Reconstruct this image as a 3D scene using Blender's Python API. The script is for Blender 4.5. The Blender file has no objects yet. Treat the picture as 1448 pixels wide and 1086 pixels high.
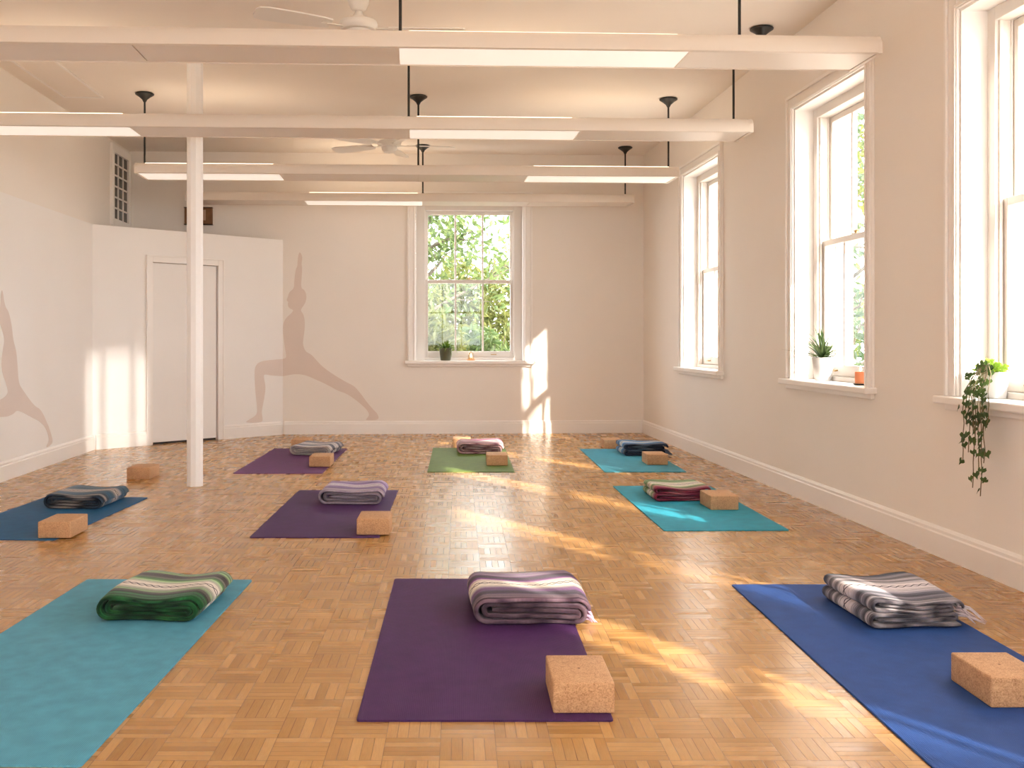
import bpy, bmesh, math, random
from mathutils import Vector, Matrix
random.seed(7)
S = bpy.context.scene
COL = S.collection
PI = math.pi
# ------------------------------------------------------------------ survey of the room
# camera height 1.1 m, yawed 2.5 degrees to the right of the room's long axis
TH = math.radians(2.5); CT, ST = math.cos(TH), math.sin(TH)
F = 1450.0; PX, PY = 650.0, 478.0; EYE = 1.1
def cam2room(xc, zc): return (xc*CT+zc*ST, -xc*ST+zc*CT)
def ray(px, py):
    a = (px-PX)/F; b = (PY-py)/F
    return Vector((a*CT+ST, -a*ST+CT, b))
def onZ(px, py, z=0.0):
    d = ray(px, py); t = (z-EYE)/d.z
    return Vector((d.x*t, d.y*t, z))
def onplane(px, py, p, n):
    d = ray(px, py); o = Vector((0, 0, EYE)); n = Vector(n)
    t = (Vector(p)-o).dot(n)/d.dot(n)
    return o+d*t
XR, XL, YB, YF, ZC = 2.651, -3.24, 11.796, -2.2, 3.22
# ------------------------------------------------------------------ materials
def mat(name):
    m = bpy.data.materials.new(name); m.use_nodes = True
    nt = m.node_tree; b = nt.nodes['Principled BSDF']
    return m, nt, b
def N(nt, t, **k):
    n = nt.nodes.new(t)
    for a, v in k.items():
        if a.startswith('i_'):
            key = a[2:]
            n.inputs[int(key) if key.isdigit() else key].default_value = v
        else: setattr(n, a, v)
    return n
def L(nt, a, ao, b, bi): nt.links.new(a.outputs[ao], b.inputs[bi])
def srgb(r, g, b):
    f = lambda c: (c/255/12.92 if c/255 <= .04045 else ((c/255+.055)/1.055)**2.4)
    return (f(r), f(g), f(b), 1)
def bump(nt, b, scale, strength, dist=.002, coord='Object', detail=4, stretch=None):
    tc = N(nt, 'ShaderNodeTexCoord'); no = N(nt, 'ShaderNodeTexNoise', i_Scale=scale, i_Detail=detail)
    if stretch:
        mp = N(nt, 'ShaderNodeMapping'); mp.inputs['Scale'].default_value = stretch
        L(nt, tc, coord, mp, 0); L(nt, mp, 0, no, 'Vector')
    else: L(nt, tc, coord, no, 'Vector')
    bp = N(nt, 'ShaderNodeBump', i_Strength=strength, i_Distance=dist)
    L(nt, no, 'Fac', bp, 'Height'); L(nt, bp, 0, b, 'Normal')
    return no
def plain(name, col, rough=.6, noise=None, var=0.0, metal=0, spec=.5, nscale=6, coat=0):
    m, nt, b = mat(name)
    b.inputs['Base Color'].default_value = col; b.inputs['Roughness'].default_value = rough
    b.inputs['Metallic'].default_value = metal; b.inputs['Specular IOR Level'].default_value = spec
    b.inputs['Coat Weight'].default_value = coat
    if noise: bump(nt, b, noise[0], noise[1], noise[2] if len(noise) > 2 else .002)
    if var:
        tc = N(nt, 'ShaderNodeTexCoord'); no = N(nt, 'ShaderNodeTexNoise', i_Scale=nscale, i_Detail=5)
        L(nt, tc, 'Object', no, 'Vector')
        r = N(nt, 'ShaderNodeValToRGB')
        e = r.color_ramp.elements
        e[0].position = .3; e[1].position = .7
        e[0].color = tuple(c*(1-var) for c in col[:3])+(1,); e[1].color = tuple(min(1, c*(1+var)) for c in col[:3])+(1,)
        L(nt, no, 'Fac', r, 0); L(nt, r, 0, b, 'Base Color')
    return m
WALLC = (.87, .82, .765, 1)
M_wall = plain('wall_paint', WALLC, .7, (60, .12, .002), .015, spec=.3, nscale=1.2)
M_part = plain('partition_paint', (.89, .87, .85, 1), .55, (50, .1, .002), .015, spec=.4, nscale=1.2)
M_ceil = plain('ceiling_paint', (.88, .815, .75, 1), .8, (40, .1, .002), .02, spec=.2, nscale=1.0)
M_trim = plain('white_gloss_paint', (.90, .865, .83, 1), .35, (30, .06, .002), 0)
M_sash = plain('sash_cream_paint', (.74, .695, .65, 1), .4, (30, .06, .002), 0)
M_win = plain('window_white_paint', (.91, .89, .87, 1), .35, (30, .06, .002), 0)
M_brick = plain('pale_brick', (.62, .42, .33, 1), .85, (25, .3, .004), .12, nscale=9)
M_black = plain('black_metal', (.012, .012, .012, 1), .4, None, 0)
M_fan = plain('white_enamel', (.82, .79, .75, 1), .3)
M_house = plain('fixture_enamel', (.76, .685, .61, 1), .45)
M_cork, nt, b = mat('cork')
tc = N(nt, 'ShaderNodeTexCoord')
n1 = N(nt, 'ShaderNodeTexNoise', i_Scale=260, i_Detail=3); n2 = N(nt, 'ShaderNodeTexNoise', i_Scale=40, i_Detail=4)
L(nt, tc, 'Object', n1, 'Vector'); L(nt, tc, 'Object', n2, 'Vector')
ad = N(nt, 'ShaderNodeMath', operation='MULTIPLY_ADD'); ad.inputs[1].default_value = .35
L(nt, n2, 'Fac', ad, 0); L(nt, n1, 'Fac', ad, 2)
r = N(nt, 'ShaderNodeValToRGB'); e = r.color_ramp.elements
e[0].position = .42; e[0].color = (.30, .145, .060, 1); e[1].position = .9; e[1].color = (.66, .40, .215, 1)
x = r.color_ramp.elements.new(.62); x.color = (.50, .275, .135, 1)
L(nt, ad, 0, r, 0); L(nt, r, 0, b, 'Base Color'); b.inputs['Roughness'].default_value = .75
bp = N(nt, 'ShaderNodeBump', i_Strength=.25, i_Distance=.001); L(nt, n1, 'Fac', bp, 'Height'); L(nt, bp, 0, b, 'Normal')
M_corkdark = plain('cork_plug', (.16, .07, .03, 1), .8)

def glass(name, tint=(1, 1, 1, 1), refl=.02):
    m, nt, b = mat(name); nt.nodes.remove(b)
    o = nt.nodes['Material Output']
    t = N(nt, 'ShaderNodeBsdfTransparent'); t.inputs[0].default_value = tint
    g = N(nt, 'ShaderNodeBsdfGlossy'); g.inputs['Roughness'].default_value = .02
    mx = N(nt, 'ShaderNodeMixShader'); mx.inputs[0].default_value = refl
    L(nt, t, 0, mx, 1); L(nt, g, 0, mx, 2); L(nt, mx, 0, o, 0)
    return m
M_glass = glass('window_glass')
M_darkspace = plain('dark_space_pane', (.012, .010, .008, 1), .08)  # near-black base colour stands in for the unlit space behind the pane
def emis(name, col, st):
    m, nt, b = mat(name)
    b.inputs['Base Color'].default_value = (.8, .8, .8, 1)
    b.inputs['Emission Color'].default_value = col; b.inputs['Emission Strength'].default_value = st
    return m
M_lit = emis('lit_tube_diffuser', (1, .88, .76, 1), .46)
M_up = emis('lit_tube_top', (1, .78, .54, 1), 2.2)
M_flame = emis('candle_flame', (1, .72, .32, 1), 6)

# parquet ------------------------------------------------------------
M_floor, nt, b = mat('basket_weave_parquet')
def math_(op, a, bb=None, cc=None):
    n = N(nt, 'ShaderNodeMath', operation=op)
    for i, v in enumerate((a, bb, cc)):
        if v is None: continue
        if isinstance(v, (int, float)): n.inputs[i].default_value = v
        else: nt.links.new(v, n.inputs[i])
    return n.outputs[0]
tc = N(nt, 'ShaderNodeTexCoord'); mp = N(nt, 'ShaderNodeMapping')
mp.inputs['Rotation'].default_value = (0, 0, TH); mp.inputs['Scale'].default_value = (1/.15, 1/.15, 1)
mp.inputs['Location'].default_value = (.35, .2, 0)
L(nt, tc, 'Object', mp, 0)
sx = N(nt, 'ShaderNodeSeparateXYZ'); L(nt, mp, 0, sx, 0)
ix = math_('FLOOR', sx.outputs[0]); iy = math_('FLOOR', sx.outputs[1])
fx = math_('FRACT', sx.outputs[0]); fy = math_('FRACT', sx.outputs[1])
par = math_('FLOORED_MODULO', math_('ADD', ix, iy), 2.0)
inv = math_('SUBTRACT', 1.0, par)
along = math_('ADD', math_('MULTIPLY', par, fx), math_('MULTIPLY', inv, fy))
across = math_('ADD', math_('MULTIPLY', par, fy), math_('MULTIPLY', inv, fx))
a5 = math_('MULTIPLY', across, 5.0); sl = math_('FLOOR', a5); sf = math_('FRACT', a5)
cv = N(nt, 'ShaderNodeCombineXYZ'); nt.links.new(ix, cv.inputs[0]); nt.links.new(iy, cv.inputs[1]); nt.links.new(math_('ADD', sl, .5), cv.inputs[2])
wn = N(nt, 'ShaderNodeTexWhiteNoise', noise_dimensions='3D'); L(nt, cv, 0, wn, 0)
cv2 = N(nt, 'ShaderNodeCombineXYZ'); nt.links.new(ix, cv2.inputs[0]); nt.links.new(iy, cv2.inputs[1])
wn2 = N(nt, 'ShaderNodeTexWhiteNoise', noise_dimensions='3D'); L(nt, cv2, 0, wn2, 0)
gv = N(nt, 'ShaderNodeCombineXYZ')
nt.links.new(math_('MULTIPLY', along, 1.6), gv.inputs[0]); nt.links.new(math_('MULTIPLY', a5, 4.0), gv.inputs[1])
nt.links.new(math_('MULTIPLY', wn.outputs[0], 40.0), gv.inputs[2])
gr = N(nt, 'ShaderNodeTexNoise', i_Scale=2.2, i_Detail=5, i_Roughness=.6); L(nt, gv, 0, gr, 'Vector')
fac = math_('ADD', math_('ADD', math_('MULTIPLY', wn.outputs[0], .46), math_('MULTIPLY', wn2.outputs[0], .18)), math_('MULTIPLY', math_('SUBTRACT', gr.outputs['Fac'], .14), .68))
rp = N(nt, 'ShaderNodeValToRGB'); e = rp.color_ramp.elements
FL = [(0.0, (.235, .112, .032, 1)), (.3, (.355, .178, .052, 1)), (.62, (.445, .236, .076, 1)), (1.0, (.58, .34, .128, 1))]
e[0].position, e[0].color = FL[0]; e[1].position, e[1].color = FL[3]
for p, c in FL[1:3]:
    x = rp.color_ramp.elements.new(p); x.color = c
nt.links.new(fac, rp.inputs[0])
d1 = math_('MINIMUM', sf, math_('SUBTRACT', 1.0, sf)); d2 = math_('MULTIPLY', math_('MINIMUM', along, math_('SUBTRACT', 1.0, along)), 5.0)
dd = math_('MINIMUM', d1, d2)
gap = N(nt, 'ShaderNodeMapRange'); gap.inputs[1].default_value = .012; gap.inputs[2].default_value = .05
nt.links.new(dd, gap.inputs[0])
mx = N(nt, 'ShaderNodeMix', data_type='RGBA'); mx.inputs['A'].default_value = (.17, .08, .028, 1)
nt.links.new(gap.outputs[0], mx.inputs['Factor']); nt.links.new(rp.outputs[0], mx.inputs['B'])
nt.links.new(mx.outputs['Result'], b.inputs['Base Color'])
b.inputs['Specular IOR Level'].default_value = .5
rr = N(nt, 'ShaderNodeMapRange'); rr.inputs[3].default_value = .20; rr.inputs[4].default_value = .30
nt.links.new(wn.outputs[0], rr.inputs[0]); nt.links.new(rr.outputs[0], b.inputs['Roughness'])
bp = N(nt, 'ShaderNodeBump', i_Strength=.22, i_Distance=.0006)
bh = math_('ADD', gap.outputs[0], math_('ADD', math_('MULTIPLY', gr.outputs['Fac'], .25), math_('MULTIPLY', wn.outputs[0], .5)))
nt.links.new(bh, bp.inputs['Height']); L(nt, bp, 0, b, 'Normal')

# mats -------------------------------------------------------------
def mat_rubber(name, col):
    m, nt, b = mat(name)
    tc = N(nt, 'ShaderNodeTexCoord')
    no = N(nt, 'ShaderNodeTexNoise', i_Scale=14, i_Detail=6); L(nt, tc, 'Object', no, 'Vector')
    r = N(nt, 'ShaderNodeValToRGB'); e = r.color_ramp.elements
    e[0].position = .3; e[1].position = .72
    e[0].color = tuple(c*.88 for c in col[:3])+(1,); e[1].color = tuple(min(1, c*1.12) for c in col[:3])+(1,)
    L(nt, no, 'Fac', r, 0); L(nt, r, 0, b, 'Base Color')
    b.inputs['Roughness'].default_value = .65; b.inputs['Specular IOR Level'].default_value = .2
    wv = N(nt, 'ShaderNodeTexWave', i_Scale=55, i_Distortion=1.2, i_Detail=2); wv.inputs['Detail Scale'].default_value = 3
    L(nt, tc, 'Object', wv, 'Vector')
    bp = N(nt, 'ShaderNodeBump', i_Strength=.5, i_Distance=.0012); L(nt, wv, 'Fac', bp, 'Height'); L(nt, bp, 0, b, 'Normal')
    return m
# blankets ------------------------------------------------------------
def blanket_mat(name, stops, pat, band, stripe=.035):
    """stripes across the length (uv.y), woven chain motif in the pale band at uv.y = band"""
    m, nt, b = mat(name)
    uv = N(nt, 'ShaderNodeUVMap'); sp = N(nt, 'ShaderNodeSeparateXYZ'); L(nt, uv, 0, sp, 0)
    def mm(op, a, bb=None, cc=None):
        n = N(nt, 'ShaderNodeMath', operation=op)
        for i, v in enumerate((a, bb, cc)):
            if v is None: continue
            if isinstance(v, (int, float)): n.inputs[i].default_value = v
            else: nt.links.new(v, n.inputs[i])
        return n.outputs[0]
    cb = N(nt, 'ShaderNodeCombineXYZ')
    nt.links.new(mm('MULTIPLY', sp.outputs[0], 3.0), cb.inputs[0]); nt.links.new(mm('MULTIPLY', sp.outputs[1], 90.0), cb.inputs[1])
    th = N(nt, 'ShaderNodeTexNoise', i_Scale=1.0, i_Detail=3); L(nt, cb, 0, th, 'Vector')
    endf = mm('MAXIMUM', mm('SUBTRACT', 1.0, mm('DIVIDE', sp.outputs[1], .05)), 0.0)     # cut end: layers of different stripes show
    endv = mm('MULTIPLY', endf, mm('MULTIPLY_ADD', mm('SINE', mm('MULTIPLY', sp.outputs[0], 16.0)), .05, .05))
    v = mm('ADD', mm('ADD', sp.outputs[1], endv), mm('MULTIPLY', mm('SUBTRACT', th.outputs['Fac'], .5), stripe*2))
    r = N(nt, 'ShaderNodeValToRGB'); r.color_ramp.interpolation = 'LINEAR'
    e = r.color_ramp.elements
    e[0].position, e[0].color = stops[0][0], srgb(*stops[0][1]); e[1].position, e[1].color = stops[-1][0], srgb(*stops[-1][1])
    for p, c in stops[1:-1]:
        x = r.color_ramp.elements.new(p); x.color = srgb(*c)
    nt.links.new(v, r.inputs[0])
    # heathered threads
    cb2 = N(nt, 'ShaderNodeCombineXYZ')
    nt.links.new(mm('MULTIPLY', sp.outputs[0], 60.0), cb2.inputs[0]); nt.links.new(mm('MULTIPLY', sp.outputs[1], 240.0), cb2.inputs[1])
    h = N(nt, 'ShaderNodeTexNoise', i_Scale=1.0, i_Detail=4); L(nt, cb2, 0, h, 'Vector')
    hv = N(nt, 'ShaderNodeMapRange'); hv.inputs[1].default_value = .3; hv.inputs[2].default_value = .7; hv.inputs[3].default_value = .62; hv.inputs[4].default_value = 1.25
    nt.links.new(mm('ADD', mm('MULTIPLY', h.outputs['Fac'], .55), mm('MULTIPLY', th.outputs['Fac'], .45)), hv.inputs[0])
    mul = N(nt, 'ShaderNodeVectorMath', operation='MULTIPLY'); L(nt, r, 0, mul, 0); nt.links.new(hv.outputs[0], mul.inputs[1])
    cb3 = N(nt, 'ShaderNodeCombineXYZ')
    nt.links.new(mm('MULTIPLY', sp.outputs[0], .8), cb3.inputs[0]); nt.links.new(mm('MULTIPLY', sp.outputs[1], 46.0), cb3.inputs[1])
    fs_ = N(nt, 'ShaderNodeTexNoise', i_Scale=1.0, i_Detail=2); L(nt, cb3, 0, fs_, 'Vector')
    fsr = N(nt, 'ShaderNodeMapRange'); fsr.inputs[1].default_value = .42; fsr.inputs[2].default_value = .58; fsr.inputs[3].default_value = .60; fsr.inputs[4].default_value = 1.28
    nt.links.new(fs_.outputs['Fac'], fsr.inputs[0])
    inband = mm('GREATER_THAN', mm('ABSOLUTE', mm('SUBTRACT', sp.outputs[1], band)), .085)
    fsx = mm('ADD', mm('MULTIPLY', inband, fsr.outputs[0]), mm('SUBTRACT', 1.0, inband))
    mul2 = N(nt, 'ShaderNodeVectorMath', operation='MULTIPLY'); L(nt, mul, 0, mul2, 0); nt.links.new(fsx, mul2.inputs[1]); mul = mul2
    # chain motif: two crossing sine waves
    dv = mm('SUBTRACT', sp.outputs[1], band)
    s = mm('MULTIPLY', mm('SINE', mm('MULTIPLY', sp.outputs[0], 105.0)), .026)
    q1 = mm('ABSOLUTE', mm('SUBTRACT', dv, s)); q2 = mm('ABSOLUTE', mm('ADD', dv, s))
    q = mm('MINIMUM', q1, q2)
    lt = mm('LESS_THAN', q, .008)
    mx = N(nt, 'ShaderNodeMix', data_type='RGBA'); mx.inputs['B'].default_value = srgb(*pat)
    nt.links.new(lt, mx.inputs['Factor']); L(nt, mul, 0, mx, 'A')
    nt.links.new(mx.outputs['Result'], b.inputs['Base Color'])
    b.inputs['Roughness'].default_value = .95; b.inputs['Specular IOR Level'].default_value = .1
    b.inputs['Sheen Weight'].default_value = .15
    tc = N(nt, 'ShaderNodeTexCoord'); fz = N(nt, 'ShaderNodeTexNoise', i_Scale=420, i_Detail=3); L(nt, tc, 'Object', fz, 'Vector')
    bp = N(nt, 'ShaderNodeBump', i_Strength=.6, i_Distance=.003); L(nt, fz, 'Fac', bp, 'Height'); L(nt, bp, 0, b, 'Normal')
    return m
# foliage -------------------------------------------------------------
def leafmat(name, c1, c2, trans=.5, rough=.5):
    m, nt, b = mat(name); o = nt.nodes['Material Output']
    tc = N(nt, 'ShaderNodeTexCoord'); no = N(nt, 'ShaderNodeTexNoise', i_Scale=9, i_Detail=3); L(nt, tc, 'Object', no, 'Vector')
    r = N(nt, 'ShaderNodeValToRGB'); e = r.color_ramp.elements
    e[0].position = .35; e[1].position = .65; e[0].color = c1; e[1].color = c2
    L(nt, no, 'Fac', r, 0); L(nt, r, 0, b, 'Base Color'); b.inputs['Roughness'].default_value = rough
    t = N(nt, 'ShaderNodeBsdfTranslucent'); L(nt, r, 0, t, 0)
    mx = N(nt, 'ShaderNodeMixShader'); mx.inputs[0].default_value = trans
    L(nt, b, 0, mx, 1); L(nt, t, 0, mx, 2); L(nt, mx, 0, o, 0)
    return m
M_leafA = leafmat('broad_leaves', (.055, .10, .03, 1), (.16, .21, .065, 1))
M_leafB = leafmat('yellow_green_leaves', (.075, .10, .022, 1), (.20, .21, .055, 1))
M_leafC = leafmat('dusty_green_leaves', (.035, .065, .03, 1), (.10, .14, .06, 1))
M_bark = plain('bark', (.09, .075, .055, 1), .9, (30, .5, .01), .25, nscale=12)
M_soil = plain('soil', (.03, .018, .010, 1), .95, (90, .6, .004))
M_ivy = leafmat('ivy_leaves', (.030, .062, .012, 1), (.075, .13, .028, 1), .3)
M_ivytop = leafmat('young_leaves', (.22, .36, .03, 1), (.42, .52, .08, 1), .5)
M_vine = plain('vine_stem', (.16, .12, .055, 1), .7)
M_spider = leafmat('blade_leaves', (.035, .07, .018, 1), (.12, .17, .06, 1), .3)
M_fern = leafmat('fern_leaves', (.05, .11, .008, 1), (.17, .27, .02, 1), .35)
M_potw = plain('white_glazed_pot', (.60, .585, .57, 1), .35)
M_potg = plain('olive_pot', (.105, .105, .055, 1), .5, None, .12, nscale=14)
# ------------------------------------------------------------------ mesh builder
class MB:
    def __init__(s): s.bm = bmesh.new(); s.uv = None
    def _add(s, verts, faces, mi=0):
        vs = [s.bm.verts.new(v) for v in verts]; out = []
        for f in faces:
            try:
                fc = s.bm.faces.new([vs[i] for i in f]); fc.material_index = mi; out.append(fc)
            except ValueError: pass
        return vs, out
    def box(s, x0, x1, y0, y1, z0, z1, bev=0, mi=0, seg=2):
        x0, x1 = min(x0, x1), max(x0, x1); y0, y1 = min(y0, y1), max(y0, y1); z0, z1 = min(z0, z1), max(z0, z1)
        v = [(x0,y0,z0),(x1,y0,z0),(x1,y1,z0),(x0,y1,z0),(x0,y0,z1),(x1,y0,z1),(x1,y1,z1),(x0,y1,z1)]
        f = [(0,3,2,1),(4,5,6,7),(0,1,5,4),(1,2,6,5),(2,3,7,6),(3,0,4,7)]
        vs, fs = s._add(v, f, mi)
        if bev:
            es = list({e for q in fs for e in q.edges})
            bmesh.ops.bevel(s.bm, geom=es, offset=bev, segments=seg, profile=.5, affect='EDGES', material=mi)
        return vs
    def prism(s, poly, a, b, plane='xz', mi=0):
        """polygon in plane extruded along the third axis from a to b"""
        def P(u, v, w): return {'xz': (u, w, v), 'yz': (w, u, v), 'xy': (u, v, w)}[plane]
        n = len(poly)
        vs = [P(u, v, a) for u, v in poly]+[P(u, v, b) for u, v in poly]
        f = [tuple(range(n)), tuple(range(2*n-1, n-1, -1))]+[(i, (i+1) % n, n+(i+1) % n, n+i) for i in range(n)]
        _, fs = s._add(vs, f, mi)
        bmesh.ops.recalc_face_normals(s.bm, faces=fs)
    def lathe(s, prof, seg=24, c=(0, 0, 0), mi=0, cap=True):
        vs = []; fs = []
        for r, z in prof:
            for k in range(seg):
                a = 2*PI*k/seg; vs.append((c[0]+r*math.cos(a), c[1]+r*math.sin(a), c[2]+z))
        for i in range(len(prof)-1):
            for k in range(seg):
                k2 = (k+1) % seg
                fs.append((i*seg+k, i*seg+k2, (i+1)*seg+k2, (i+1)*seg+k))
        if cap:
            fs.append(tuple(range(seg-1, -1, -1))); fs.append(tuple((len(prof)-1)*seg+k for k in range(seg)))
        _, out = s._add(vs, fs, mi)
        bmesh.ops.recalc_face_normals(s.bm, faces=out)
    def tube(s, pts, rad, seg=8, mi=0):
        pts = [Vector(p) for p in pts]; n = len(pts)
        if not hasattr(rad, '__len__'): rad = [rad]*n
        vs = []; fs = []
        up = Vector((0, 0, 1))
        for i, p in enumerate(pts):
            t = (pts[min(i+1, n-1)]-pts[max(i-1, 0)])
            t = t.normalized() if t.length > 1e-9 else up
            ref = Vector((1, 0, 0)) if abs(t.z) > .9 else up
            u = t.cross(ref).normalized(); w = t.cross(u)
            for k in range(seg):
                a = 2*PI*k/seg; vs.append(p+(u*math.cos(a)+w*math.sin(a))*rad[i])
        for i in range(n-1):
            for k in range(seg):
                k2 = (k+1) % seg
                fs.append((i*seg+k, i*seg+k2, (i+1)*seg+k2, (i+1)*seg+k))
        fs.append(tuple(range(seg-1, -1, -1))); fs.append(tuple((n-1)*seg+k for k in range(seg)))
        _, out = s._add(vs, fs, mi)
        bmesh.ops.recalc_face_normals(s.bm, faces=out)
    def poly(s, pts, mi=0): s._add(pts, [tuple(range(len(pts)))], mi)
    def build(s, name, mats, parent=None, smooth=False, loc=None, rotz=0):
        me = bpy.data.meshes.new(name); s.bm.to_mesh(me); s.bm.free()
        for m in (mats if isinstance(mats, (list, tuple)) else [mats]): me.materials.append(m)
        if smooth:
            for p in me.polygons: p.use_smooth = True
            if smooth == 'auto': me.set_sharp_from_angle(angle=math.radians(38))
        o = bpy.data.objects.new(name, me); COL.objects.link(o)
        if parent: o.parent = parent
        if loc is not None: o.location = loc
        if rotz: o.rotation_euler.z = rotz
        return o
def tag(o, label=None, cat=None, group=None, kind=None):
    if label: o['label'] = label
    if cat: o['category'] = cat
    if group: o['group'] = group
    if kind: o['kind'] = kind
    return o
def empty(name, loc=(0, 0, 0), rz=0):
    o = bpy.data.objects.new(name, None); COL.objects.link(o)
    o.location = loc; o.rotation_euler.z = rz; o.empty_display_size = .1
    return o
def part_label(o, t): o['label'] = t; return o
# ------------------------------------------------------------------ shell
m = MB(); m.box(XL-.25, XR+.5, YF-.25, YB+.45, -.12, 0)
tag(m.build('floor', M_floor), 'orange brown basket weave parquet floor of small oak fingers', 'floor', kind='structure')
m = MB(); m.box(XL-.25, XR+.5, YF-.25, YB+.45, ZC, ZC+.2)
tag(m.build('ceiling', M_ceil), 'cream painted flat plaster ceiling above the light fittings', 'ceiling', kind='structure')
def wall_with_holes(m, u0, u1, z0, z1, holes, a, b, axis, mi=0):
    us = sorted({u0, u1, *[h[0] for h in holes], *[h[1] for h in holes]})
    for i in range(len(us)-1):
        c = (us[i]+us[i+1])/2
        hs = sorted([(h[2], h[3]) for h in holes if h[0] < c < h[1]])
        z = z0
        for h0, h1 in hs+[(z1, z1)]:
            if h0 > z+1e-6:
                if axis == 'x': m.box(us[i], us[i+1], a, b, z, h0, mi=mi)
                else: m.box(a, b, us[i], us[i+1], z, h0, mi=mi)
            z = h1
WT = 2.70                    # head of the window openings
SR, SB = .815, .84           # sill heights: right wall, back wall
RW = [(9.41, 1.22), (6.48, 1.16), (4.28, 1.2), (2.2, 1.2), (.3, 1.2)]   # centre along the wall, width
holesR = [(c-w/2, c+w/2, SR-.04, WT) for c, w in RW]
BWC, BWW = .634, 1.25
holesB = [(BWC-BWW/2, BWC+BWW/2, SB-.04, WT-.01)]
m = MB()
wall_with_holes(m, YF-.25, YB+.27, 0, ZC, holesR, XR, XR+.27, 'y', 0)
wall_with_holes(m, YF-.25, YB+.45, -.5, ZC+.2, holesR, XR+.271, XR+.42, 'y', 1)
tag(m.build('wall_right', [M_wall, M_brick]), 'cream painted long wall on the right with tall sash windows', 'wall', kind='structure')
m = MB()
wall_with_holes(m, XL, XR, 0, ZC, holesB, YB, YB+.27, 'x', 0)
wall_with_holes(m, XL-.25, XR+.42, -.5, ZC+.2, holesB, YB+.271, YB+.42, 'x', 1)
tag(m.build('wall_back', [M_wall, M_brick]), 'cream painted end wall with one sash window in its middle', 'wall', kind='structure')
m = MB(); m.box(XL-.2, XL, YF, YB, 0, ZC)
tag(m.build('wall_left', M_wall), 'cream upper wall on the left behind the low partition', 'wall', kind='structure')
FW = [(-1.75, 1.7), (.95, 1.7)]  # unseen windows added to bring in light from the front
m = MB(); wall_with_holes(m, XL-.2, XR, 0, ZC, [(c-w/2, c+w/2, SR-.04, WT) for c, w in FW], YF-.27, YF, 'x')
tag(m.build('wall_front', M_wall), 'cream painted wall with two added wide windows behind the viewer', 'wall', kind='structure')
# partition: one leg along the left, one diagonal to the back wall ---------------
XP = -3.17; PA = Vector((XP, 10.238, 0)); PB = Vector((-1.507, YB, 0)); PH = 2.22
pd = (PB-PA).normalized(); pn = Vector((-pd.y, pd.x, 0)); PLEN = (PB-PA).length
PANG = math.atan2(pd.y, pd.x)
DU0, DU1, DH = .665, 1.425, 1.875     # door leaf along the diagonal
def door_u(px):
    d = ray(px, 500); t = PA.dot(pn)/d.dot(pn)
    return (d*t-PA).xy.dot(pd.xy)
DU0, DU1 = door_u(216), door_u(307)
m = MB(); m.box(XL+.001, XP, YF+.001, PA.y, 0, PH)
tag(m.build('wall_partition_left', M_part), 'low white partition wall along the left with painted warrior figure', 'wall', kind='structure')
m = MB()
wall_with_holes(m, 0, PLEN, 0, PH, [(DU0-.012, DU1+.012, 0, DH+.012)], 0, .09, 'x')
o = m.build('wall_partition', M_part, loc=PA, rotz=PANG)
tag(o, 'low white diagonal partition wall containing the flush door', 'wall', kind='structure')
# upper ledge cap of partition is the wall's own top
# door ---------------
d = empty('door_1', PA, PANG)
tag(d, 'flush white door in the diagonal partition behind the column', 'door', kind='structure')
m = MB(); m.box(DU0, DU1, .012, .05, .022, DH, .002); m.build('leaf', M_part, d)
m = MB()
cw = .065
for u0, u1, z0, z1 in ((DU0-.012-cw, DU0-.006, 0, DH+.012+cw), (DU1+.006, DU1+.012+cw, 0, DH+.012+cw), (DU0-.006, DU1+.006, DH+.006, DH+.012+cw)):
    m.box(u0, u1, -.018, 0, z0, z1, .003)
    
m.box(DU0-.012-cw, DU0-.012-cw+.015, -.026, -.018, 0, DH+.012+cw, .003)
m.box(DU1+.012+cw-.015, DU1+.012+cw, -.026, -.018, 0, DH+.012+cw, .003)
m.box(DU0-.012-cw, DU1+.012+cw, -.026, -.018, DH+cw-.003, DH+.012+cw, .003)
m.build('door_frame', M_trim, d)
for hz in (.22, .98, 1.62):
    m = MB(); m.box(DU0-.016, DU0+.012, -.006, .014, hz, hz+.09, .002); m.tube([(DU0-.002, -.006, hz), (DU0-.002, -.006, hz+.09)], .006)
    m.build('hinge', M_trim, d)
m = MB(); m.box(DU0-.01, DU1+.01, .045, .088, 0, .02); part_label(m.build('gap_shade_strip', M_black, d), 'black strip as the shade in the gap under the door')  # black strip puts the shade of the door gap into colour
# baseboards ---------------
def base_prof(h=.15, t=.022): return [(0, 0), (-t, 0), (-t, h-.035), (-t*.75, h-.028), (-t*.75, h-.014), (-t*.4, h-.004), (0, h)]
def baseboard(name, p, q, label):
    p = Vector(p); q = Vector(q); dv = q-p; ang = math.atan2(dv.y, dv.x)
    m = MB(); m.prism([(u, v) for u, v in base_prof()], 0, dv.length, 'yz')
    o = m.build(name, M_trim, loc=p, rotz=ang)
    return tag(o, label, 'baseboard', kind='structure')
baseboard('baseboard_back', (PB.x+.02, YB, 0), (XR-.022, YB, 0), 'white moulded baseboard along the end wall')
baseboard('baseboard_right', (XR, YB, 0), (XR, YF, 0), 'white moulded baseboard along the window wall')
baseboard('baseboard_partition', PA+pd*.03, PA+pd*(DU0-.012-cw), 'short white baseboard left of the door')
baseboard('baseboard_door_side', PA+pd*(DU1+.012+cw), PB-pd*.03, 'short white baseboard right of the door')
baseboard('baseboard_left', (XP, YF, 0), (XP, PA.y, 0), 'white moulded baseboard along the left partition')
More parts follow.
